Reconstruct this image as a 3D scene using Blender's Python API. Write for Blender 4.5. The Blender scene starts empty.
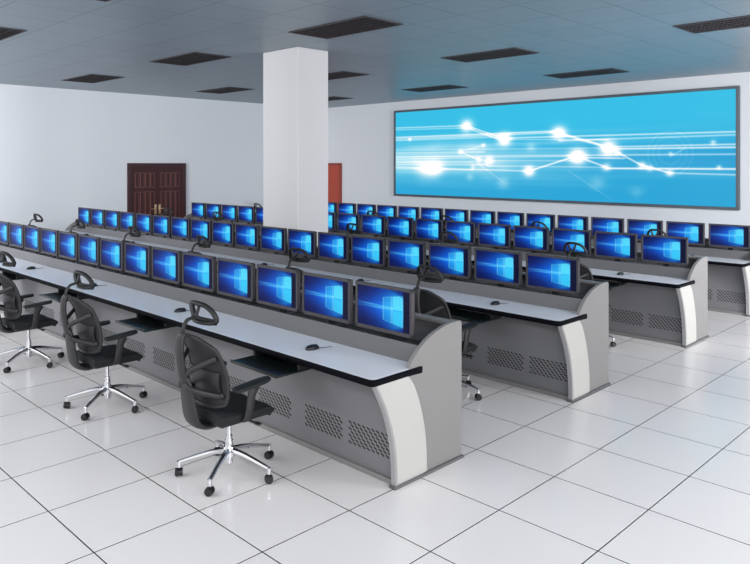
import bpy, bmesh, math, random
import numpy as np
from mathutils import Vector, Matrix
random.seed(4)
S = bpy.context.scene
C = S.collection
PI = math.pi

# ------------------------------------------------------------------ materials
def lin(c):
    return tuple(((v/255)/12.92 if v/255 <= .04045 else ((v/255+.055)/1.055)**2.4) for v in c)

def mat(name, rgb, rough=.5, metal=0, noise=0, nscale=20, spec=.5, coat=0, bump=0):
    m = bpy.data.materials.new(name); m.use_nodes = True
    nt = m.node_tree; b = nt.nodes['Principled BSDF']
    col = lin(rgb)
    b.inputs['Base Color'].default_value = (*col, 1)
    b.inputs['Roughness'].default_value = rough
    b.inputs['Metallic'].default_value = metal
    b.inputs['Specular IOR Level'].default_value = spec
    b.inputs['Coat Weight'].default_value = coat
    if noise or bump:
        tc = nt.nodes.new('ShaderNodeTexCoord')
        n = nt.nodes.new('ShaderNodeTexNoise'); n.inputs['Scale'].default_value = nscale
        n.inputs['Detail'].default_value = 4
        nt.links.new(tc.outputs['Object'], n.inputs['Vector'])
        if noise:
            r = nt.nodes.new('ShaderNodeMapRange')
            r.inputs['To Min'].default_value = 1-noise; r.inputs['To Max'].default_value = 1+noise
            nt.links.new(n.outputs['Fac'], r.inputs['Value'])
            mx = nt.nodes.new('ShaderNodeVectorMath'); mx.operation = 'SCALE'
            mx.inputs[0].default_value = col
            nt.links.new(r.outputs['Result'], mx.inputs['Scale'])
            nt.links.new(mx.outputs['Vector'], b.inputs['Base Color'])
        if bump:
            bp = nt.nodes.new('ShaderNodeBump'); bp.inputs['Strength'].default_value = bump
            nt.links.new(n.outputs['Fac'], bp.inputs['Height'])
            nt.links.new(bp.outputs['Normal'], b.inputs['Normal'])
    return m

def grid_mat(name, rgb, line_rgb, px, py, ox, oy, w, rough, var=.03, spec=.5):
    """square tiles with dark joints, laid out in object coordinates"""
    m = bpy.data.materials.new(name); m.use_nodes = True
    nt = m.node_tree; N = nt.nodes; L = nt.links; b = N['Principled BSDF']
    tc = N.new('ShaderNodeTexCoord'); sp = N.new('ShaderNodeSeparateXYZ')
    L.new(tc.outputs['Object'], sp.inputs[0])
    def math_(op, a, bb=None, c=None):
        n = N.new('ShaderNodeMath'); n.operation = op
        for i, v in enumerate((a, bb, c)):
            if v is None: continue
            if isinstance(v, (int, float)): n.inputs[i].default_value = v
            else: L.new(v, n.inputs[i])
        return n.outputs[0]
    ds, ids = [], []
    for out, p, o in ((sp.outputs['X'], px, ox), (sp.outputs['Y'], py, oy)):
        q = math_('DIVIDE', math_('SUBTRACT', out, o), p)
        f = math_('FRACT', math_('ADD', q, .5))
        ds.append(math_('MULTIPLY', math_('ABSOLUTE', math_('SUBTRACT', f, .5)), p))
        ids.append(math_('FLOOR', q))
    d = math_('MINIMUM', ds[0], ds[1])
    line = math_('LESS_THAN', d, w/2)
    cmb = N.new('ShaderNodeCombineXYZ'); L.new(ids[0], cmb.inputs[0]); L.new(ids[1], cmb.inputs[1])
    wn = N.new('ShaderNodeTexWhiteNoise'); L.new(cmb.outputs[0], wn.inputs['Vector'])
    r = N.new('ShaderNodeMapRange'); r.inputs['To Min'].default_value = 1-var; r.inputs['To Max'].default_value = 1+var
    L.new(wn.outputs['Value'], r.inputs['Value'])
    sc = N.new('ShaderNodeVectorMath'); sc.operation = 'SCALE'; sc.inputs[0].default_value = lin(rgb)
    L.new(r.outputs['Result'], sc.inputs['Scale'])
    mx = N.new('ShaderNodeMix'); mx.data_type = 'RGBA'
    L.new(line, mx.inputs['Factor']); L.new(sc.outputs['Vector'], mx.inputs['A'])
    mx.inputs['B'].default_value = (*lin(line_rgb), 1)
    L.new(mx.outputs['Result'], b.inputs['Base Color'])
    b.inputs['Roughness'].default_value = rough
    b.inputs['Specular IOR Level'].default_value = spec
    return m

def screen_mat(name, strength):
    m = bpy.data.materials.new(name); m.use_nodes = True
    nt = m.node_tree; b = nt.nodes['Principled BSDF']
    a = nt.nodes.new('ShaderNodeAttribute'); a.attribute_name = 'picture'
    b.inputs['Base Color'].default_value = (.01, .01, .012, 1)
    b.inputs['Roughness'].default_value = .3
    b.inputs['Specular IOR Level'].default_value = .04
    nt.links.new(a.outputs['Color'], b.inputs['Emission Color'])
    b.inputs['Emission Strength'].default_value = strength
    return m

M = dict(
    floor=grid_mat('raised floor tiles', (238, 234, 234), (45, 45, 48), .65, .65, 0, 0, .0075, .22, .012),
    ceiling=grid_mat('ceiling tiles', (134, 150, 162), (92, 106, 114), .732, .764, -4.63, 2.02, .014, .38, .03),
    wall=mat('painted wall', (222, 225, 231), .7, noise=.012, nscale=1.5),
    column=mat('painted column', (214, 214, 217), .6, noise=.01, nscale=2),
    steel=mat('grey painted steel', (134, 132, 132), .45, noise=.015, nscale=3),
    steel_light=mat('light grey trim', (158, 158, 160), .4),
    cladding=mat('off white cladding', (187, 186, 183), .4),
    top=mat('glossy pale worktop', (232, 234, 240), .28, noise=.015, nscale=2, spec=.35),
    edge=mat('black rubber edge', (6, 6, 14), .6, spec=.08),
    apron=mat('brushed grey apron', (98, 98, 101), .4, noise=.03, nscale=6),
    modesty=mat('grey modesty panel', (122, 122, 126), .5, noise=.015, nscale=3),
    slot=mat('black vent slot', (22, 22, 24), .8),
    recess=mat('dark recess', (62, 60, 60), .6),
    tray=mat('black tray', (14, 22, 22), .3),
    housing=mat('grey monitor housing', (64, 62, 67), .5),
    housing_dark=mat('dark monitor housing', (30, 30, 35), .45),
    screen=screen_mat('monitor picture', 1.0),
    wallscreen=screen_mat('wall screen picture', 1.0),
    sframe=mat('screen surround', (92, 100, 108), .4, metal=.3),
    fabric=mat('black mesh fabric', (40, 40, 42), .75, noise=.12, nscale=90, bump=.15),
    seat=mat('seat fabric', (26, 28, 30), .85, noise=.1, nscale=70),
    plastic=mat('dark grey plastic', (38, 38, 41), .5),
    plastic_dark=mat('black plastic', (24, 27, 27), .55),
    chrome=mat('polished chrome', (225, 225, 230), .12, metal=1),
    rubber=mat('black caster', (24, 24, 27), .4),
    wood=mat('dark red wood', (58, 14, 14), .5, noise=.15, nscale=5),
    wood_frame=mat('dark brown wood frame', (58, 20, 22), .4, noise=.15, nscale=5),
    wood_light=mat('light wood moulding', (138, 84, 80), .4),  # paler than the door leaf wood
    door_red=mat('orange red wood', (176, 72, 52), .45, noise=.06, nscale=3),
    door_red_dark=mat('red brown wood frame', (140, 54, 44), .45),
    brass=mat('brass', (214, 178, 140), .3, metal=.8),
    grille=mat('dark brown grille', (46, 40, 42), .6),
    grille_frame=mat('grille rim', (70, 68, 72), .5),
    mouse=mat('mouse plastic', (30, 32, 38), .3),
)

# ------------------------------------------------------------------ geometry helpers
def tag(o, label=None, cat=None, group=None, kind=None):
    if label: o['label'] = label
    if cat: o['category'] = cat
    if group: o['group'] = group
    if kind: o['kind'] = kind
    return o

def empty(name, loc=(0, 0, 0), rz=0):
    o = bpy.data.objects.new(name, None); C.objects.link(o)
    o.location = loc; o.rotation_euler = (0, 0, rz); o.empty_display_size = .1
    return o

def link(name, bm, m, parent=None, smooth=False, angle=None):
    bmesh.ops.recalc_face_normals(bm, faces=bm.faces)
    me = bpy.data.meshes.new(name); bm.to_mesh(me); bm.free()
    me.materials.append(M[m] if isinstance(m, str) else m)
    if smooth:
        for p in me.polygons: p.use_smooth = True
        if angle: me.set_sharp_from_angle(angle=math.radians(angle))
    o = bpy.data.objects.new(name, me); C.objects.link(o)
    if parent: o.parent = parent
    return o

def box(bm, x0, x1, y0, y1, z0, z1, bev=0, seg=2, mtx=None):
    t = bmesh.new()
    bmesh.ops.create_cube(t, size=1)
    for v in t.verts:
        v.co = Vector(((x0+x1)/2+v.co.x*(x1-x0), (y0+y1)/2+v.co.y*(y1-y0), (z0+z1)/2+v.co.z*(z1-z0)))
    if bev: bmesh.ops.bevel(t, geom=list(t.edges), offset=bev, segments=seg, affect='EDGES', profile=.5)
    if mtx is not None: t.transform(mtx)
    merge(bm, t)

def merge(bm, t):
    me = bpy.data.meshes.new('tmp'); t.to_mesh(me); t.free(); bm.from_mesh(me); bpy.data.meshes.remove(me)

def prism(bm, pts, axis, a0, a1, bev=0, seg=2):
    """polygon pts (2D) extruded along axis 'x' (pts = y,z) or 'z' (pts = x,y) or 'y' (pts = x,z)"""
    t = bmesh.new()
    def P(p, a):
        return (a, p[0], p[1]) if axis == 'x' else ((p[0], p[1], a) if axis == 'z' else (p[0], a, p[1]))
    va = [t.verts.new(P(p, a0)) for p in pts]; vb = [t.verts.new(P(p, a1)) for p in pts]
    fa = t.faces.new(va); fb = t.faces.new(vb[::-1])
    n = len(pts)
    for i in range(n): t.faces.new((va[i], va[(i+1) % n], vb[(i+1) % n], vb[i]))
    bmesh.ops.recalc_face_normals(t, faces=t.faces)
    if bev:
        es = set(fa.edges) | set(fb.edges)
        bmesh.ops.bevel(t, geom=list(es), offset=bev, segments=seg, affect='EDGES', profile=.5)
    merge(bm, t)

def cyl(bm, p0, p1, r0, r1=None, n=16, caps=True):
    r1 = r0 if r1 is None else r1
    tube(bm, [p0, p1], [r0, r1], n)

def catmull(pts, k=6):
    P = [Vector(p) for p in pts]; P = [2*P[0]-P[1]] + P + [2*P[-1]-P[-2]]
    out = []
    for i in range(1, len(P)-2):
        for j in range(k):
            t = j/k
            out.append(.5*((2*P[i])+(P[i+1]-P[i-1])*t+(2*P[i-1]-5*P[i]+4*P[i+1]-P[i+2])*t*t+(3*P[i]-P[i-1]-3*P[i+1]+P[i+2])*t**3))
    out.append(P[-2]); return out

def tube(bm, path, radii, n=10, closed=False, wide=None, ref=(1, 0, 0)):
    """round or (with wide = half width along ref) flattened tube"""
    P = [Vector(p) for p in path]; m = len(P)
    if not hasattr(radii, '__len__'): radii = [radii]*m
    if wide is not None and not hasattr(wide, '__len__'): wide = [wide]*m
    rings = []
    prev = None
    for i, p in enumerate(P):
        if closed: t = P[(i+1) % m]-P[i-1]
        else: t = P[min(i+1, m-1)]-P[max(i-1, 0)]
        t.normalize()
        a = Vector(ref)
        if wide is None:
            a = prev if prev is not None else (Vector((0, 0, 1)) if abs(t.z) < .9 else Vector((1, 0, 0)))
        a = a-t*a.dot(t)
        if a.length < 1e-4: a = Vector((0, 1, 0))-t*t.y
        a.normalize(); prev = a
        b = t.cross(a)
        ra = wide[i] if wide is not None else radii[i]
        rings.append([bm.verts.new(p+a*(math.cos(2*PI*k/n)*ra)+b*(math.sin(2*PI*k/n)*radii[i])) for k in range(n)])
    for i in range(m if closed else m-1):
        r, s = rings[i], rings[(i+1) % m]
        for k in range(n): bm.faces.new((r[k], r[(k+1) % n], s[(k+1) % n], s[k]))
    if not closed:
        bm.faces.new(rings[0][::-1]); bm.faces.new(rings[-1])

def sheet(bm, f, nu, nv, th):
    """solid sheet: f(u,v) -> point, thickness along the averaged normal"""
    top = [[Vector(f(i/nu, j/nv)) for j in range(nv+1)] for i in range(nu+1)]
    def nrm(i, j):
        a = top[min(i+1, nu)][j]-top[max(i-1, 0)][j]; b = top[i][min(j+1, nv)]-top[i][max(j-1, 0)]
        return a.cross(b).normalized()
    A = [[bm.verts.new(top[i][j]) for j in range(nv+1)] for i in range(nu+1)]
    B = [[bm.verts.new(top[i][j]-nrm(i, j)*th) for j in range(nv+1)] for i in range(nu+1)]
    for i in range(nu):
        for j in range(nv):
            bm.faces.new((A[i][j], A[i+1][j], A[i+1][j+1], A[i][j+1]))
            bm.faces.new((B[i][j], B[i][j+1], B[i+1][j+1], B[i+1][j]))
    for i in range(nu):
        for j in (0, nv): bm.faces.new((A[i][j], A[i+1][j], B[i+1][j], B[i][j]))
    for j in range(nv):
        for i in (0, nu): bm.faces.new((A[i][j], A[i][j+1], B[i][j+1], B[i][j]))

def copy_tree(o, parent=None):
    c = o.copy(); C.objects.link(c); c.parent = parent
    for ch in list(o.children): copy_tree(ch, c)
    return c

# ------------------------------------------------------------------ camera (level, lens shifted down)
cam = bpy.data.cameras.new('camera'); co = bpy.data.objects.new('camera', cam); C.objects.link(co)
co.location = (2.494, -3.6023, 2.1197); co.rotation_euler = (PI/2, 0, .78)
cam.sensor_width = 36; cam.lens = 703.37/750*36; cam.shift_y = -(282-164.57)/750
cam.clip_end = 200
S.camera = co

# ------------------------------------------------------------------ room shell
H = 3.82; XL = -13.547; YB = 10.384; XR = 5.2; YF = -7.5
bm = bmesh.new(); box(bm, XL-.2, XR+6, YF-6, YB+.2, -.1, 0); tag(link('floor', bm, 'floor'), kind='structure', label='white tiled raised floor with dark joints')
bm = bmesh.new(); box(bm, XL-.2, XR, YF, YB+.2, H, H+.1); tag(link('ceiling', bm, 'ceiling'), kind='structure', label='grey tiled ceiling')
bm = bmesh.new(); box(bm, XL-.2, XL, YF, YB+.2, 0, H); tag(link('wall_left', bm, 'wall'), kind='structure')
bm = bmesh.new(); box(bm, XL, XR, YB, YB+.2, 0, H); tag(link('wall_back', bm, 'wall'), kind='structure')
bm = bmesh.new(); box(bm, -6.25, -5.415, 2.81, 3.40, 0, H, .012, 2); tag(link('trim_1', bm, 'column'), kind='structure', label='square white column from floor to ceiling')

# ceiling grilles
def make_grille():
    r = empty('ceiling_grille')
    bm = bmesh.new()
    for a in ((0, 1.39, 0, .02), (0, 1.39, .64, .66), (0, .02, .02, .64), (1.37, 1.39, .02, .64)):
        box(bm, a[0], a[1], a[2], a[3], -.012, 0)
    link('grille_frame', bm, 'grille_frame', r)
    bm = bmesh.new()
    box(bm, .02, 1.37, .02, .64, -.002, 0)
    for i in range(26): box(bm, .045+i*.0515, .052+i*.0515, .02, .64, -.011, -.002)
    for j in range(4): box(bm, .02, 1.37, .125+j*.125, .131+j*.125, -.011, -.002)
    link('louvre', bm, 'grille', r)
    return r
gw = {0: 'nearest the camera', 1: 'second from the near side', 2: 'third from the near side', 3: 'close to the wall with the big screen'}
first = None
GL = {(-4.63, 2.02): 'large dark grille in ceiling just right of the column top',
      (-8.29, 2.02): 'dark ceiling grille between the picture left edge and column, above the wooden door',
      (-11.95, 2.02): 'small dark ceiling grille near left wall, up and left of the wooden door',
      (-.97, 5.08): 'dark ceiling grille cut by the right picture edge',
      (-4.63, 5.08): 'dark ceiling grille over the second quarter of the wall screen, farther from the back wall',
      (-8.29, 5.08): 'dark ceiling grille touching the column edge on its right, upper one',
      (-11.95, 5.08): 'small dark ceiling grille just left of the column above left wall',
      (-4.63, 8.14): 'dark ceiling grille above the middle of the wall screen, close to back wall',
      (-8.29, 8.14): 'dark ceiling grille above the left corner of the wall screen',
      (-11.95, 8.14): 'small dark ceiling grille beside column, lower one near back wall',
      (-4.63, -1.03): 'dark ceiling grille cut by the top picture edge at left',
      (-8.29, -1.03): 'dark ceiling grille cut by the left picture edge'}
for (x, y), lb in GL.items():
    g = make_grille() if first is None else copy_tree(first)
    if first is None: first = g
    g.location = (x, y, H)
    tag(g, lb, 'ceiling grille', 'dark grilles in the ceiling')

# ------------------------------------------------------------------ doors
def left_door():
    y0, y1, h = 4.182, 5.735, 2.155
    r = empty('door_1', (XL, 0, 0)); tag(r, kind='structure', label='dark red wooden double door with raised panels')
    bm = bmesh.new(); f = .10
    box(bm, 0, .05, y0, y0+f, 0, h, .006); box(bm, 0, .05, y1-f, y1, 0, h, .006); box(bm, 0, .05, y0+f, y1-f, h-f, h, .006)
    link('door_frame', bm, 'wood_frame', r)
    ym = (y0+y1)/2
    for a, b in ((y0+f, ym-.003), (ym+.003, y1-f)):
        bm = bmesh.new(); box(bm, 0, .03, a, b, .01, h-f, .003)
        lf = link('door_leaf', bm, 'wood', r)
        w = (b-a-.14)/4
        bm = bmesh.new()
        for k in range(4):
            c = a+.07+w*(k+.5)
            for z0, z1 in ((1.58, 1.90), (.30, 1.44)):
                q = w*.3
                box(bm, .03, .044, c-q, c+q, z0, z1, .006)
        link('raised_panel', bm, 'wood', lf)
        bm = bmesh.new()
        for k in range(4):
            c = a+.07+w*(k+.5); q = w*.36
            for z0, z1 in ((1.56, 1.92), (.28, 1.46)):
                box(bm, .03, .037, c-q-.006, c-q+.003, z0, z1); box(bm, .03, .037, c+q-.003, c+q+.006, z0, z1)
                box(bm, .03, .037, c-q, c+q, z0, z0+.009); box(bm, .03, .037, c-q, c+q, z1-.009, z1)
        link('moulding', bm, 'wood_light', lf)
        s = -1 if a < ym-.1 else 1
        c = ym+s*.055
        bm = bmesh.new()
        box(bm, .03, .042, c-.028, c+.028, .90, 1.14, .005)
        tube(bm, [(.035, c, 1.04), (.085, c, 1.04), (.09, c+s*.03, 1.04), (.09, c+s*.14, 1.035)], .010, 8)
        tag(link('door_handle', bm, 'brass', lf, True, 40), label='brass lever handle')
left_door()
def back_door():
    r = empty('door_2', (0, YB, 0)); tag(r, kind='structure', label='plain orange red door beside the column')
    x0, x1, h = -13.50, -12.70, 2.165
    bm = bmesh.new(); f = .07
    box(bm, x0, x0+f, -.05, 0, 0, h, .005); box(bm, x1-f, x1, -.05, 0, 0, h, .005); box(bm, x0+f, x1-f, -.05, 0, h-f, h, .005)
    link('door_frame', bm, 'door_red_dark', r)
    bm = bmesh.new(); box(bm, x0+f, x1-f, -.035, 0, .01, h-f, .003); lf = link('door_leaf', bm, 'door_red', r)
    bm = bmesh.new(); tube(bm, [(x0+.13, -.035, 1.03), (x0+.13, -.08, 1.03), (x0+.25, -.085, 1.03)], .01, 8)
    link('door_handle', bm, 'brass', lf, True, 40)
back_door()

# ------------------------------------------------------------------ big wall screen
def colour_grid(name, w, h, nx, nz, fn, m, parent, origin=(0, 0, 0)):
    """flat panel in XZ facing -Y carrying a computed picture as a vertex attribute"""
    u, v = np.meshgrid(np.linspace(0, 1, nx+1), np.linspace(0, 1, nz+1))
    co_ = np.stack([origin[0]+u*w, np.full_like(u, origin[1]), origin[2]+v*h], -1).reshape(-1, 3)
    idx = np.arange((nx+1)*(nz+1)).reshape(nz+1, nx+1)
    F = np.stack([idx[:-1, :-1], idx[:-1, 1:], idx[1:, 1:], idx[1:, :-1]], -1).reshape(-1, 4)
    me = bpy.data.meshes.new(name)
    me.vertices.add(len(co_)); me.vertices.foreach_set('co', co_.astype(np.float32).ravel())
    me.loops.add(F.size); me.loops.foreach_set('vertex_index', F.astype(np.int32).ravel())
    me.polygons.add(len(F)); me.polygons.foreach_set('loop_start', np.arange(0, F.size, 4, dtype=np.int32))
    me.update(calc_edges=True); me.validate()
    rgb = np.clip(fn(u, v), 0, 1)
    l = np.where(rgb <= .04045, rgb/12.92, ((rgb+.055)/1.055)**2.4)
    a = me.attributes.new('picture', 'FLOAT_COLOR', 'POINT')
    a.data.foreach_set('color', np.concatenate([l, np.ones_like(l[..., :1])], -1).astype(np.float32).ravel())
    me.materials.append(M[m])
    o = bpy.data.objects.new(name, me); C.objects.link(o); o.parent = parent
    return o

SX0, SX1, SZ0, SZ1 = -10.49, -1.90, 1.33, 3.52
def wall_picture(u, v):
    A = (SX1-SX0)/(SZ1-SZ0)
    c = np.zeros(u.shape+(3,))
    base = np.array([52, 190, 230])/255.; low = np.array([40, 165, 215])/255.; deep = np.array([20, 135, 200])/255.
    t = np.clip((v-.1)/.7, 0, 1)[..., None]
    c[:] = low*(1-t)+base*t
    band = np.exp(-((v-.42)/.16)**2)
    k = (band*(.15+.6*np.clip(u-.45, 0, 1)))[..., None]; c = c*(1-k)+deep*k
    k = (np.exp(-((v-.40)/.2)**2)*np.clip(.68-u, 0, 1)*1.0)[..., None]; c = c*(1-k)+np.array([170, 236, 246])/255.*k
    rng = np.random.RandomState(3)
    add = np.zeros(u.shape)
    # soft streaks
    for _ in range(60):
        v0 = rng.normal(.42, .14); u0 = rng.rand()*1.1-.2; ln = .2+rng.rand()*.5; s = .008+rng.rand()*.02
        e = np.exp(-((v-v0)/s)**2)*np.clip(1-np.abs((u-u0)/ln)**2, 0, 1)
        add += e*(.03+.06*rng.rand())*(1.2-.6*u)
    for _ in range(16):
        v0 = rng.rand()*.3; u0 = rng.rand(); add += .05*rng.choice([-1, 1])*np.exp(-((v-v0)/.06)**2-((u-u0)/.2)**2)
    for _ in range(26):
        u0 = rng.rand()*.42; v0 = rng.normal(.40, .10)
        add += (.06+.14*rng.rand())*np.exp(-((v-v0)/(.02+.05*rng.rand()))**2-((u-u0)/(.02+.06*rng.rand()))**2)
    def seg(a, b, w, s):
        ax, ay = a[0]*A, a[1]; bx, by = b[0]*A, b[1]; dx, dy = bx-ax, by-ay; L2 = dx*dx+dy*dy
        tt = np.clip(((u*A-ax)*dx+(v-ay)*dy)/L2, 0, 1)
        d = np.hypot(u*A-ax-tt*dx, v-ay-tt*dy)
        return s*np.exp(-(d/w)**2)
    lines = [((0, .812), (.278, .80), .7), ((0, .789), (.278, .775), .5), ((0, .694), (.57, .70), .8), ((0, .672), (.57, .685), .55),
             ((0, .655), (.41, .66), .5), ((.407, .631), (.709, .60), .5), ((.407, .61), (1, .53), .0), ((.407, .645), (1, .638), .8), ((.574, .60), (1, .612), .6),
             ((.70, .53), (1, .532), .8), ((.70, .51), (1, .507), .9), ((0, .54), (.70, .52), .35), ((0, .504), (.34, .50), .4),
             ((0, .456), (1, .448), .6), ((0, .43), (.62, .44), .4), ((.627, .43), (.75, .42), .7), ((0, .362), (.35, .36), .45), ((0, .33), (.485, .292), .6),
             ((.35, .345), (.70, .335), .45), ((.704, .325), (1, .323), .95), ((.858, .285), (1, .274), .6), ((.35, .404), (.63, .40), .4),
             ((0, .39), (.3, .39), .4), ((0, .31), (.3, .30), .5),
             ((.278, .796), (.407, .64), .9), ((.29, .76), (.40, .62), .8), ((.574, .683), (.709, .53), .9), ((.59, .65), (.70, .53), .6),
             ((.485, .292), (.627, .45), .9), ((.627, .439), (.704, .335), .8), ((.734, .472), (.793, .354), .8), ((.793, .354), (.858, .285), .9),
             ((.256, .504), (.32, .415), .6), ((.32, .415), (.357, .404), .4), ((.256, .504), (.337, .574), .3), ((.32, .37), (.40, .18), .25),
             ((.60, .3), (.72, .02), .18), ((.858, .432), (.89, .50), .3)]
    for a, b, s in lines: add += seg(a, b, .0075, s*.9)
    blobs = [(.278, .796, .085, 1.3), (.407, .631, .085, 1.4), (.574, .683, .08, 1.4), (.709, .519, .085, 1.4), (.627, .439, .09, 1.5),
             (.485, .292, .065, 1.3), (.159, .317, .12, 1.1), (.12, .31, .14, .7), (.357, .404, .055, .8), (.256, .504, .035, .8), (.337, .574, .028, .7),
             (.491, .543, .06, .35), (.704, .335, .045, .8), (.734, .472, .035, .7), (.793, .354, .04, .9), (.812, .328, .035, .8),
             (.858, .285, .035, .9), (.953, .553, .025, .7), (.965, .338, .022, .7), (.32, .415, .04, .6), (.403, .165, .08, .35),
             (.059, .665, .025, .7), (.30, .33, .03, .5), (.68, .18, .08, .25), (.78, .10, .07, .2), (.86, .46, .02, .5), (.29, .22, .05, .3)]
    for x, y, r, s in blobs:
        d = np.hypot((u-x)*A*.8, v-y); add += s*np.exp(-(d/r)**2*1.6)
    for rr in (.10, .15, .20):
        d = np.hypot((u-.858)*A, v-.46); add += .10*np.exp(-((d-rr)/.006)**2)
    k = np.clip(add, 0, 1)[..., None]
    return c*(1-k)+np.array([1., 1., 1.])*k
ws = empty('video_wall', (0, YB, 0)); tag(ws, 'wide cyan video wall with glowing white data lines and nodes on back wall', 'video wall screen')
bm = bmesh.new(); f = .055
box(bm, SX0-f, SX1+f, -.09, 0, SZ0-f, SZ0, .006); box(bm, SX0-f, SX1+f, -.09, 0, SZ1, SZ1+f, .006)
box(bm, SX0-f, SX0, -.09, 0, SZ0, SZ1, .004); box(bm, SX1, SX1+f, -.09, 0, SZ0, SZ1, .004)
link('screen_frame', bm, 'sframe', ws)
bm = bmesh.new(); box(bm, SX0, SX1, -.055, 0, SZ0, SZ1); link('screen_back', bm, 'housing_dark', ws)
colour_grid('display', SX1-SX0, SZ1-SZ0, 640, 170, wall_picture, 'wallscreen', ws, (SX0, -.06, SZ0))

# ------------------------------------------------------------------ control consoles
ROWS = [0.0, 2.335, 4.965, 7.28]           # y offset of each row
XES = [-.646, -.672, -.683, -.70]; XW = -12.32                    # right and left end of every row
def side_profile():
    back = [(.466, 0), (.466, .975), (.455, .99), (.40, .993)]
    arc = catmull([(.40, .993), (.30, .985), (.20, .962), (.10, .925), (.01, .872), (-.06, .812), (-.10, .757)], 5)
    p = back+[(a.x, a.y) for a in [Vector((q[0], q[1])) for q in arc[1:]]]
    return p
def C2(pts, k=5): return [(q[0], q[1]) for q in catmull([(a, b, 0) for a, b in pts], k)]
FRONT = C2([(-.435, .714), (-.385, .62), (-.328, .50), (-.28, .35), (-.252, .18), (-.245, 0)])
REAR = C2([(.070, .022), (.066, .18), (.044, .34), (0, .50), (-.060, .64), (-.12, .714)])
def make_console(k, label):
    XE = XES[k]
    r = empty('control_console', (0, ROWS[k], 0)); tag(r, label, 'control desk', 'long control room desks')
    # side ends
    prof = [(.466, 0), (.466, .975), (.455, .99)]+C2([(.40, .993), (.30, .985), (.20, .962), (.10, .925), (.01, .872), (-.06, .812), (-.10, .757)])+[(-.10, .708)]+[(a+.004, min(b, .708)) for a, b in FRONT]
    for xa, xb, s in ((XE-.035, XE, 1), (XW, XW+.035, -1)):
        bm = bmesh.new(); prism(bm, prof, 'x', xa, xb, .003); e = link('end_panel', bm, 'steel', r)
        x0 = XE if s > 0 else XW
        bm = bmesh.new()
        sup = FRONT+REAR
        prism(bm, sup, 'x', *sorted((x0-s*.034, x0+s*.010)), .004)
        sp = link('curved_support', bm, 'steel_light', r)
        bm = bmesh.new()
        fi = [(a+.014, b) for a, b in FRONT]; ri = [(a-.007, b) for a, b in REAR]
        fi[-1] = (fi[-1][0], .03); ri[0] = (ri[0][0], .03)
        prism(bm, fi+ri, 'x', *sorted((x0+s*.008, x0+s*.014)), .002)
        tag(link('cladding', bm, 'cladding', sp), label='off white curved face')
        bm = bmesh.new(); box(bm, *sorted((x0-s*.04, x0+s*.02)), -.262, .47, 0, .02, .003); link('foot_strip', bm, 'apron', r)
    # modesty panel with bottom rail
    bm = bmesh.new(); box(bm, XW+.034, XE-.034, -.20, -.18, .03, .708)
    mp = link('modesty_panel', bm, 'modesty', r)
    bm = bmesh.new(); box(bm, XW+.034, XE-.034, -.222, -.18, 0, .035, .004); link('bottom_rail', bm, 'steel', r)
    # perforated vents
    vb = None; j = 0
    while True:
        x1 = -.725+.125*(j > 0)-j*.5855-.0001-.02*(j > 0)
        x0 = x1-.415
        if x0 < XW+.1: break
        if vb is None:
            bm = bmesh.new()
            for row in range(7):
                for col in range(9):
                    cx = .022+col*.0455+(.0228 if row % 2 else 0); cz = row*.0235
                    t = Matrix.Translation((cx, 0, cz)) @ Matrix.Rotation(math.radians(24), 4, 'Y')
                    box(bm, -.0155, .0155, -.0015, .0, -.0048, .0048, mtx=t)
            vb = link('vent', bm, 'slot', mp); o = vb
        else:
            o = vb.copy(); C.objects.link(o)
        o.location = (x0, -.20, .165); o.parent = mp
        if j == 0:
            pass
        j += 1
    # rear and inner structure
    bm = bmesh.new(); box(bm, XW+.035, XE-.035, .432, .466, 0, .955, .003); link('rear_panel', bm, 'modesty', r)
    bm = bmesh.new(); box(bm, XW+.035, XE-.035, .385, .466, .955, .982, .006); link('rear_top_rail', bm, 'steel', r)
    bm = bmesh.new()
    prism(bm, [(.018, .752), (.050, .872), (.064, .872), (.064, .80), (.05, .735), (.018, .735)], 'x', XW+.035, XE-.035, .002)
    link('apron', bm, 'apron', r)
    bm = bmesh.new(); box(bm, XW+.035, XE-.035, .064, .432, .822, .84)
    link('monitor_shelf', bm, 'recess', r)
    bm = bmesh.new()
    for q in range(5): box(bm, XW+.035, XE-.035, .26+q*.033, .272+q*.033, .84, .858+q*.012)
    link('slatted_vent', bm, 'modesty', r)
    # worktop and its edge
    def top_poly(i):
        xr = XE+.016-i; yf = -.465+i; pts = []
        for a in range(0, 7):
            t = -PI/2+a*PI/12; pts.append((xr-.05+.05*math.cos(t), yf+.05+.05*math.sin(t)))
        xl = XW-.04+i
        yr = .028-i*.8
        pts += [(xr, yr-.015), (xr-.012, yr)]
        pts += [(XE-.001+.002, yr), (XE+.001, .0195)] if i < .001 else [(XE+.001, yr), (XE+.001, .0195)]
        pts += [(XW-.001, .0195), (XW-.001, yr), (xl+.012, yr), (xl, yr-.015)]
        for a in range(0, 7):
            t = PI+a*PI/12; pts.append((xl+.05+.05*math.cos(t), yf+.05+.05*math.sin(t)))
        return pts
    bm = bmesh.new(); prism(bm, top_poly(0), 'z', .708, .751, .012, 3)
    link('edge_trim', bm, 'edge', r, True, 50)
    bm = bmesh.new(); prism(bm, top_poly(.018), 'z', .744, .7525, .0015, 1)
    link('worktop', bm, 'top', r)
    # keyboard trays
    for i in range(6):
        cx = -1.665-1.89*i
        tr = bpy.data.objects
        bm = bmesh.new()
        box(bm, cx-.28, cx+.28, -.645, -.30, .648, .664, .004)
        box(bm, cx-.28, cx+.28, -.645, -.636, .66, .672, .002)
        t = link('keyboard_tray', bm, 'tray', r)
        for s in (-1, 1):
            bm = bmesh.new(); box(bm, cx+s*.268-.012, cx+s*.268+.012, -.44, -.21, .662, .714)
            link('tray_slide', bm, 'plastic_dark', t)
    return r
names = ['front', 'second', 'third', 'back']
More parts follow.
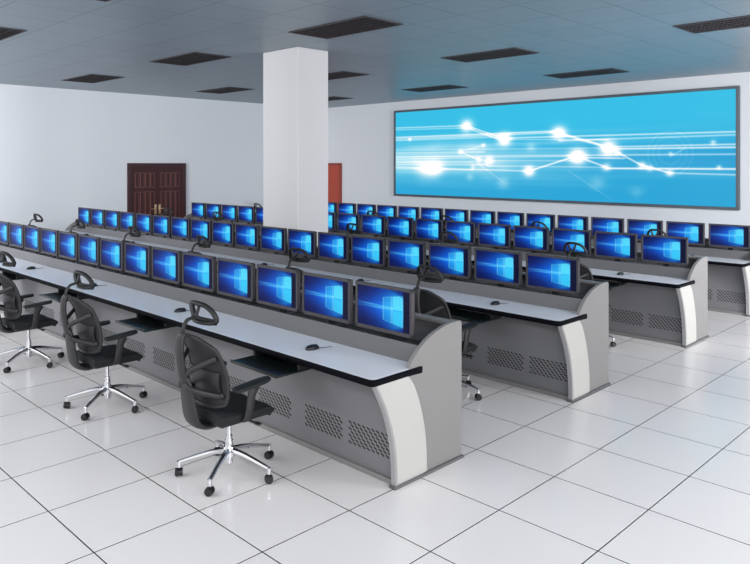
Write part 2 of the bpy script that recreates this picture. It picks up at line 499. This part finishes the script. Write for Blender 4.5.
CL = ['long grey console desk of the front row, nearest to the camera',
      'long grey console desk of the second row, behind the front row',
      'long grey console desk of the third row from the front',
      'long grey console desk of the back row, below the wall screen']
for k in range(4): make_console(k, CL[k])

# ------------------------------------------------------------------ monitors
def monitor_picture(s, t):
    c = np.zeros(s.shape+(3,))
    c[:] = np.array([2, 22, 92])/255.
    def mixc(col, k):
        nonlocal c
        k = np.clip(k, 0, 1)[..., None]; c = c*(1-k)+np.array(col)/255.*k
    def glow(cx, cy, rx, ry, col, k): mixc(col, k*np.exp(-((s-cx)/rx)**2-((t-cy)/ry)**2))
    glow(.42, .52, .42, .42, (0, 84, 214), .95)
    glow(.66, .52, .26, .46, (4, 130, 240), .9)
    glow(.78, .50, .15, .50, (26, 178, 250), .9)
    glow(.0, 1.0, .34, .34, (2, 12, 66), .8)
    glow(.0, .0, .40, .34, (2, 12, 66), .8)
    # fan of light to the left of the window
    cone = np.clip(1-np.abs(t-.53)/(.03+.30*np.clip(s-.05, 0, 1)), 0, 1)
    mixc((40, 165, 250), cone*np.clip(s*1.3, 0, 1)*.55*(s < .87))
    for a, w, k in ((.055, .012, .9), (-.035, .010, .8), (.01, .03, .35)):
        d = np.abs(t-(.52+a*(1-s)))
        mixc((120, 220, 255), np.exp(-(d/w)**2)*k*np.clip(.45+s*.7, 0, 1)*(s < .70))
    # the window: four leaning panes, taller towards the right
    f = (s-.48)/(.87-.48); hh = .385*(.70+.30*f)
    def pane(s0, s1, lo, hi, col, k):
        m = (s > s0) & (s < s1) & (t > .5+lo*hh/.385) & (t < .5+hi*hh/.385)
        mixc(col, m*k)
    for a, b, k in ((.50, .655, .30), (.68, .862, .80)):
        pane(a, b, -.385, -.015, (60, 208, 250), k)
        pane(a, b, .015, .385, (96, 230, 253), k)
    for e in (.50, .655, .675, .862):
        mixc((150, 240, 255), np.exp(-((s-e)/.007)**2)*(np.abs(t-.5) < hh)*.6)
    for q in (-1, 1):
        mixc((130, 230, 255), np.exp(-((t-.5-q*hh)/.010)**2)*(s > .50)*(s < .862)*.45)
    # dark right margin and clipped corners
    mixc((3, 8, 44), np.clip((s-.872)/.010, 0, 1)*.96)
    mixc((3, 34, 120), np.clip(((s-.66)*.9+(t-.93)*1.6)*6, 0, 1)*(s > .5)*.85)
    mixc((3, 34, 120), np.clip(((s-.70)*.9+(.05-t)*1.8)*6, 0, 1)*(s > .5)*.7)
    mixc((3, 8, 44), np.clip((s-.872)/.010, 0, 1)*.9)
    return c
def make_monitor():
    r = empty('monitor')
    W = .57; z0, z1 = .062, .402
    bm = bmesh.new(); b = .022
    # bezel ring and back shell; x from 0..W, front at y=0
    box(bm, 0, W, 0, .03, z0, z0+b+.006, .003); box(bm, 0, W, 0, .03, z1-b, z1, .003)
    box(bm, 0, b, 0, .03, z0, z1, .003); box(bm, W-b, W, 0, .03, z0, z1, .003)
    link('bezel', bm, 'housing', r)
    bm = bmesh.new()
    box(bm, .004, W-.004, .012, .042, z0+.004, z1-.004, .006)
    box(bm, .12, W-.12, .04, .062, z0+.06, z1-.08, .012)
    link('back_shell', bm, 'housing_dark', r)
    colour_grid('screen', W-2*b, z1-z0-2*b-.006, 84, 48, monitor_picture, 'screen', r, (b, .009, z0+b+.006))
    bm = bmesh.new(); box(bm, W/2-.035, W/2+.035, .062, .085, .008, .22, .006); link('stand_neck', bm, 'housing_dark', r)
    bm = bmesh.new(); box(bm, W/2-.11, W/2+.11, .015, .15, 0, .01, .004); link('stand_base', bm, 'housing_dark', r)
    return r
ORD = ['rightmost', 'second', 'third', 'fourth', 'fifth', 'sixth', 'seventh', 'eighth', 'ninth', 'tenth', 'eleventh', 'twelfth',
       'thirteenth', 'fourteenth', 'fifteenth', 'sixteenth', 'seventeenth', 'leftmost']
proto = make_monitor(); used = False
for k in range(4):
    for i in range(18):
        o = copy_tree(proto) if used else proto; used = True
        o.location = (-1.345-.63*i, ROWS[k]+.066, .84)
        if i in (0, 17): lb = f'grey framed monitor with blue window wallpaper, {ORD[i]} in the {names[k]} row'
        else: lb = f'grey framed monitor with blue window wallpaper, {ORD[i]} from the right in the {names[k]} row'
        tag(o, lb, 'computer monitor', f'monitors standing on the {names[k]} console row')

# ------------------------------------------------------------------ mice
def make_mouse():
    r = empty('computer_mouse')
    bm = bmesh.new(); bmesh.ops.create_uvsphere(bm, u_segments=20, v_segments=12, radius=1)
    for v in bm.verts:
        x, y, z = v.co; z = max(z, -.25)
        v.co = Vector((x*.033*(1-.12*y), y*.058, (z+.25)*.028))
    link('body', bm, 'mouse', r, True)
    bm = bmesh.new(); tube(bm, [(0, .026, .028), (0, .034, .031), (0, .042, .024)], .004, 8); link('scroll_wheel', bm, 'plastic', r, True)
    bm = bmesh.new(); tube(bm, catmull([(0, .05, .008), (.01, .08, .0025), (.028, .105, .0025), (.02, .13, .0025), (.035, .152, .0025)]), .0022, 6)
    link('cable', bm, 'mouse', r, True)
    return r
mp = make_mouse(); used = False
for k in range(4):
    for i in range(6):
        o = copy_tree(mp) if used else mp; used = True
        o.location = (-1.49-1.9*i+random.uniform(-.02, .02), ROWS[k]-.225, .7525); o.rotation_euler.z = random.uniform(-.2, .1)
        lb = f'small black mouse on the {names[k]} row desk, ' + (f'{ORD[i]} from the right' if i else 'nearest the right end')
        tag(o, lb, 'computer mouse', f'mice on the {names[k]} row desktop')

# ------------------------------------------------------------------ chairs
def make_chair():
    r = empty('office_chair')
    # seat cushion
    def seat(u, v):
        x = (u-.5)*2; y = v
        w = .245*(1-.10*(abs(y-.45)*2)**3)
        yy = -.21+.44*y
        z = .490-.012*math.cos(x*PI/2)-.035*max(0, (y-.8)/.2)**2+.01*(1-y)
        z -= .02*abs(x)**6
        return (x*w, yy, z)
    bm = bmesh.new(); sheet(bm, seat, 14, 14, .055)
    bmesh.ops.bevel(bm, geom=[e for e in bm.edges if e.calc_face_angle(0) > .9], offset=.014, segments=2, affect='EDGES')
    link('seat', bm, 'seat', r, True, 60)
    bm = bmesh.new()
    box(bm, -.215, .215, -.20, .215, .408, .437, .012)
    box(bm, -.10, .10, -.16, .12, .375, .418, .015)
    tube(bm, [(.10, .03, .40), (.26, .05, .395)], .007, 8)
    box(bm, .24, .29, .035, .065, .388, .402, .005)
    link('seat_mechanism', bm, 'plastic_dark', r, True, 40)
    # backrest
    def bw(v): return .222*(1-.30*max(0, v-.30)**1.5-.35*max(0, .30-v)**1.4)*(1-.25*max(0, (v-.85)/.15)**2)
    def back(u, v):
        x = (u-.5)*2
        w = bw(v)
        z = .525+.475*v
        y = -.215-.05*math.sin(v*PI*.9+.2)*-.6-.12*v*v*.9+.045*x*x
        if v > .8: z -= .035*abs(x)**3*(v-.8)/.2
        if v < .15: z += .03*abs(x)**3*(.15-v)/.15
        return (x*w, y, z)
    bm = bmesh.new(); sheet(bm, back, 16, 20, .008)
    link('mesh_back', bm, 'fabric', r, True, 60)
    rim = []
    n = 16
    for i in range(n): rim.append(back(i/n, 0))
    for i in range(n): rim.append(back(1, i/n))
    for i in range(n): rim.append(back(1-i/n, 1))
    for i in range(n): rim.append(back(0, 1-i/n))
    bm = bmesh.new(); tube(bm, rim, .013, 8, closed=True); link('back_frame', bm, 'plastic', r, True)
    # lumbar pad
    bm = bmesh.new()
    sheet(bm, lambda u, v: ((u-.5)*.36, back(u*.8+.1, .22+.2*v)[1]-.018-.014*math.sin(v*PI), .63+.13*v), 8, 6, .012)
    link('lumbar_pad', bm, 'plastic', r, True, 60)
    # C-shaped spine under the seat, up the back
    bm = bmesh.new()
    sp = catmull([(0, -.02, .405), (0, -.14, .392), (0, -.22, .392), (0, -.285, .440), (0, -.312, .56), (0, -.325, .66), (0, -.345, .74)], 6)
    m = len(sp); tube(bm, sp, [.027]*m, 14, wide=[.095-.050*(i/m)**3 for i in range(m)])
    link('spine', bm, 'plastic', r, True)
    bm = bmesh.new()
    us = catmull([(0, -.345, .70), (0, -.365, .80), (0, -.378, .90), (0, -.372, .99), (0, -.355, 1.02)], 6); m = len(us)
    tube(bm, us, .022, 10, wide=[.045-.008*i/m for i in range(m)])
    link('upper_spine', bm, 'plastic', r, True)
    bm = bmesh.new()
    for s in (-1, 1):
        for (za, zb, v, uu) in ((.74, .86, .70, .44), (.70, .61, .20, .44)):
            q = back(.5+s*uu, v)
            pa = catmull([(s*.015, -.350, za), (s*.07, -.338, (za*.6+zb*.4)), (q[0]*.85, q[1]-.03, q[2]-.01), (q[0], q[1]-.006, q[2])], 5)
            tube(bm, pa, .013, 8, wide=.020, ref=(0, 0, 1))
    link('back_strut', bm, 'plastic', r, True)
    # headrest
    bm = bmesh.new()
    st = catmull([(0, -.365, .96), (0, -.352, 1.05), (0, -.325, 1.098), (0, -.285, 1.11), (0, -.265, 1.12)], 6)
    tube(bm, st, .011, 8, wide=.017); link('headrest_stem', bm, 'plastic_dark', r, True)
    hr = []
    for a in range(32):
        t = 2*PI*a/32
        ex = abs(math.cos(t))**.65*math.copysign(1, math.cos(t)); ez = abs(math.sin(t))**.8*math.copysign(1, math.sin(t))
        x = .140*ex*(1-.10*ez); z = 1.140+.066*ez-.022*abs(ex)**3
        hr.append((x, -.245+.050*(x/.14)**2*1.0-.012*ez, z))
    bm = bmesh.new(); tube(bm, hr, .014, 8, closed=True, wide=.020, ref=(0, 1, 0))
    hd = link('headrest', bm, 'plastic_dark', r, True)
    bm = bmesh.new()
    sheet(bm, lambda u, v: ((u-.5)*.25, -.235+.055*((u-.5)*1.79)**2+.008-.006*v, 1.070+.034*v-.01*abs(u*2-1)**3), 12, 4, .018)
    for s in (-1, 1):
        tube(bm, catmull([(s*.01, -.268, 1.11), (s*.035, -.268, 1.15), (s*.05, -.265, 1.19)], 4), .010, 6, wide=.013, ref=(1, 0, 0))
    link('head_pad', bm, 'plastic', hd, True, 60)
    # armrests
    for s in (-1, 1):
        bm = bmesh.new()
        pa = catmull([(s*.17, -.03, .43), (s*.245, -.03, .435), (s*.275, -.025, .50), (s*.278, -.01, .60), (s*.275, .02, .655)], 5); m = len(pa)
        tube(bm, pa, .015, 10, wide=[.040-.008*math.sin(i/m*PI) for i in range(m)], ref=(0, 1, 0))
        a = link('armrest', bm, 'plastic', r, True)
        bm = bmesh.new()
        def arm(u, v):
            y = -.14+.275*v; x = (u-.5)*2*(.045-.012*(abs(v-.5)*2)**3)
            return (s*.272+x-s*.02*max(0, v-.5), y, .685-.006*(2*u-1)**2+.008*v*v-.012*(1-v)**2)
        sheet(bm, arm, 6, 12, .024)
        bmesh.ops.bevel(bm, geom=[e for e in bm.edges if e.calc_face_angle(0) > .9], offset=.007, segments=2, affect='EDGES')
        link('arm_pad', bm, 'plastic_dark', a, True, 60)
    # gas lift and star base
    bm = bmesh.new(); cyl(bm, (0, 0, .17), (0, 0, .38), .015, n=16)
    link('gas_lift', bm, 'chrome', r, True, 40)
    bm = bmesh.new(); cyl(bm, (0, 0, .075), (0, 0, .23), .027, n=20); cyl(bm, (0, 0, .23), (0, 0, .26), .022, n=20)
    link('lift_sleeve', bm, 'chrome', r, True, 40)
    bm = bmesh.new()
    cyl(bm, (0, 0, .122), (0, 0, .185), .042, .036, n=24)
    for k in range(5):
        t = math.radians(17+72*k); d = Vector((math.cos(t), math.sin(t), 0)); nrm = Vector((-d.y, d.x, 0))
        pa = [d*.03+Vector((0, 0, .158)), d*.12+Vector((0, 0, .150)), d*.24+Vector((0, 0, .122)), d*.335+Vector((0, 0, .097))]
        pa = catmull(pa, 4); m = len(pa)
        tube(bm, pa, [.022-.010*i/m for i in range(m)], 8, wide=[.022-.008*i/m for i in range(m)], ref=nrm)
        cyl(bm, d*.335+Vector((0, 0, .062)), d*.335+Vector((0, 0, .103)), .015, n=12)
    link('star_base', bm, 'chrome', r, True, 40)
    for k in range(5):
        t = math.radians(17+72*k); d = Vector((math.cos(t), math.sin(t), 0)); p = d*.335
        q = t+random.uniform(-.9, .9); ax = Vector((math.cos(q), math.sin(q), 0)); c = p+Vector((0, 0, .029))
        bm = bmesh.new()
        for s in (-1, 1): cyl(bm, c+ax*s*.006, c+ax*s*.025, .029, .026, n=20)
        cyl(bm, c-ax*.01, c+ax*.01, .020, n=14)
        cyl(bm, p+Vector((0, 0, .03)), p+Vector((0, 0, .07)), .009, n=10)
        link('caster', bm, 'rubber', r, True, 40)
    return r
cp = make_chair(); used = False
for k in range(4):
    for i in range(6):
        o = copy_tree(cp) if used else cp; used = True
        jit = 0 if k == 0 else random.uniform(-.12, .12)
        o.location = (-1.62-1.89*i, ROWS[k]-.87, 0); o.rotation_euler.z = jit
        lb = f'black mesh office chair with headrest at the {names[k]} row desk, ' + (f'{ORD[i]} from the right' if i else 'nearest its right end')
        tag(o, lb, 'office chair', f'office chairs along the {names[k]} row')

# ------------------------------------------------------------------ light: daylight through the open front and right side, plus unseen area lights added
w = bpy.data.worlds.new('world'); S.world = w; w.use_nodes = True
bg = w.node_tree.nodes['Background']; bg.inputs['Color'].default_value = (1, .98, .97, 1); bg.inputs['Strength'].default_value = 1.3
def area(name, loc, target, sx, sy, e, spread=180, col=(1, 1, 1)):
    l = bpy.data.lights.new(name, 'AREA'); l.shape = 'RECTANGLE'; l.size = sx; l.size_y = sy; l.energy = e; l.color = col
    l.spread = math.radians(spread)
    o = bpy.data.objects.new(name, l); C.objects.link(o); o.location = loc
    o.rotation_euler = (Vector(target)-Vector(loc)).to_track_quat('-Z', 'Y').to_euler()
    return o
area('window_light', (6, -3, 3.4), (-3, 2, 0), 6, 2.5, 300)
area('left_wall_fill', (-8.5, -7, 3.2), (-13.5, 5, 2.6), 3, 1.2, 260, 100)  # added out of view to brighten the left wall, no fixture there
area('back_wall_fill', (5.2, 4.5, 3.3), (-9, 10.4, 2.6), 1.2, 3, 235, 85)  # unseen fill, added to lift the back wall
area('front_floor_fill', (-5, -4.6, 3.7), (-4.8, -3.2, 0), 10, 1.2, 300)  # added overhead fill for the front floor, not a room lamp
area('right_aisle_fill', (3.6, 2.5, 3.7), (.5, 2.5, 0), 1.2, 8, 310)  # fill added out of view above the right aisle to brighten its floor

S.view_settings.view_transform = 'Standard'; S.view_settings.look = 'None'
S.view_settings.gamma = 1; S.view_settings.exposure = 0
S.view_settings.use_curve_mapping = False
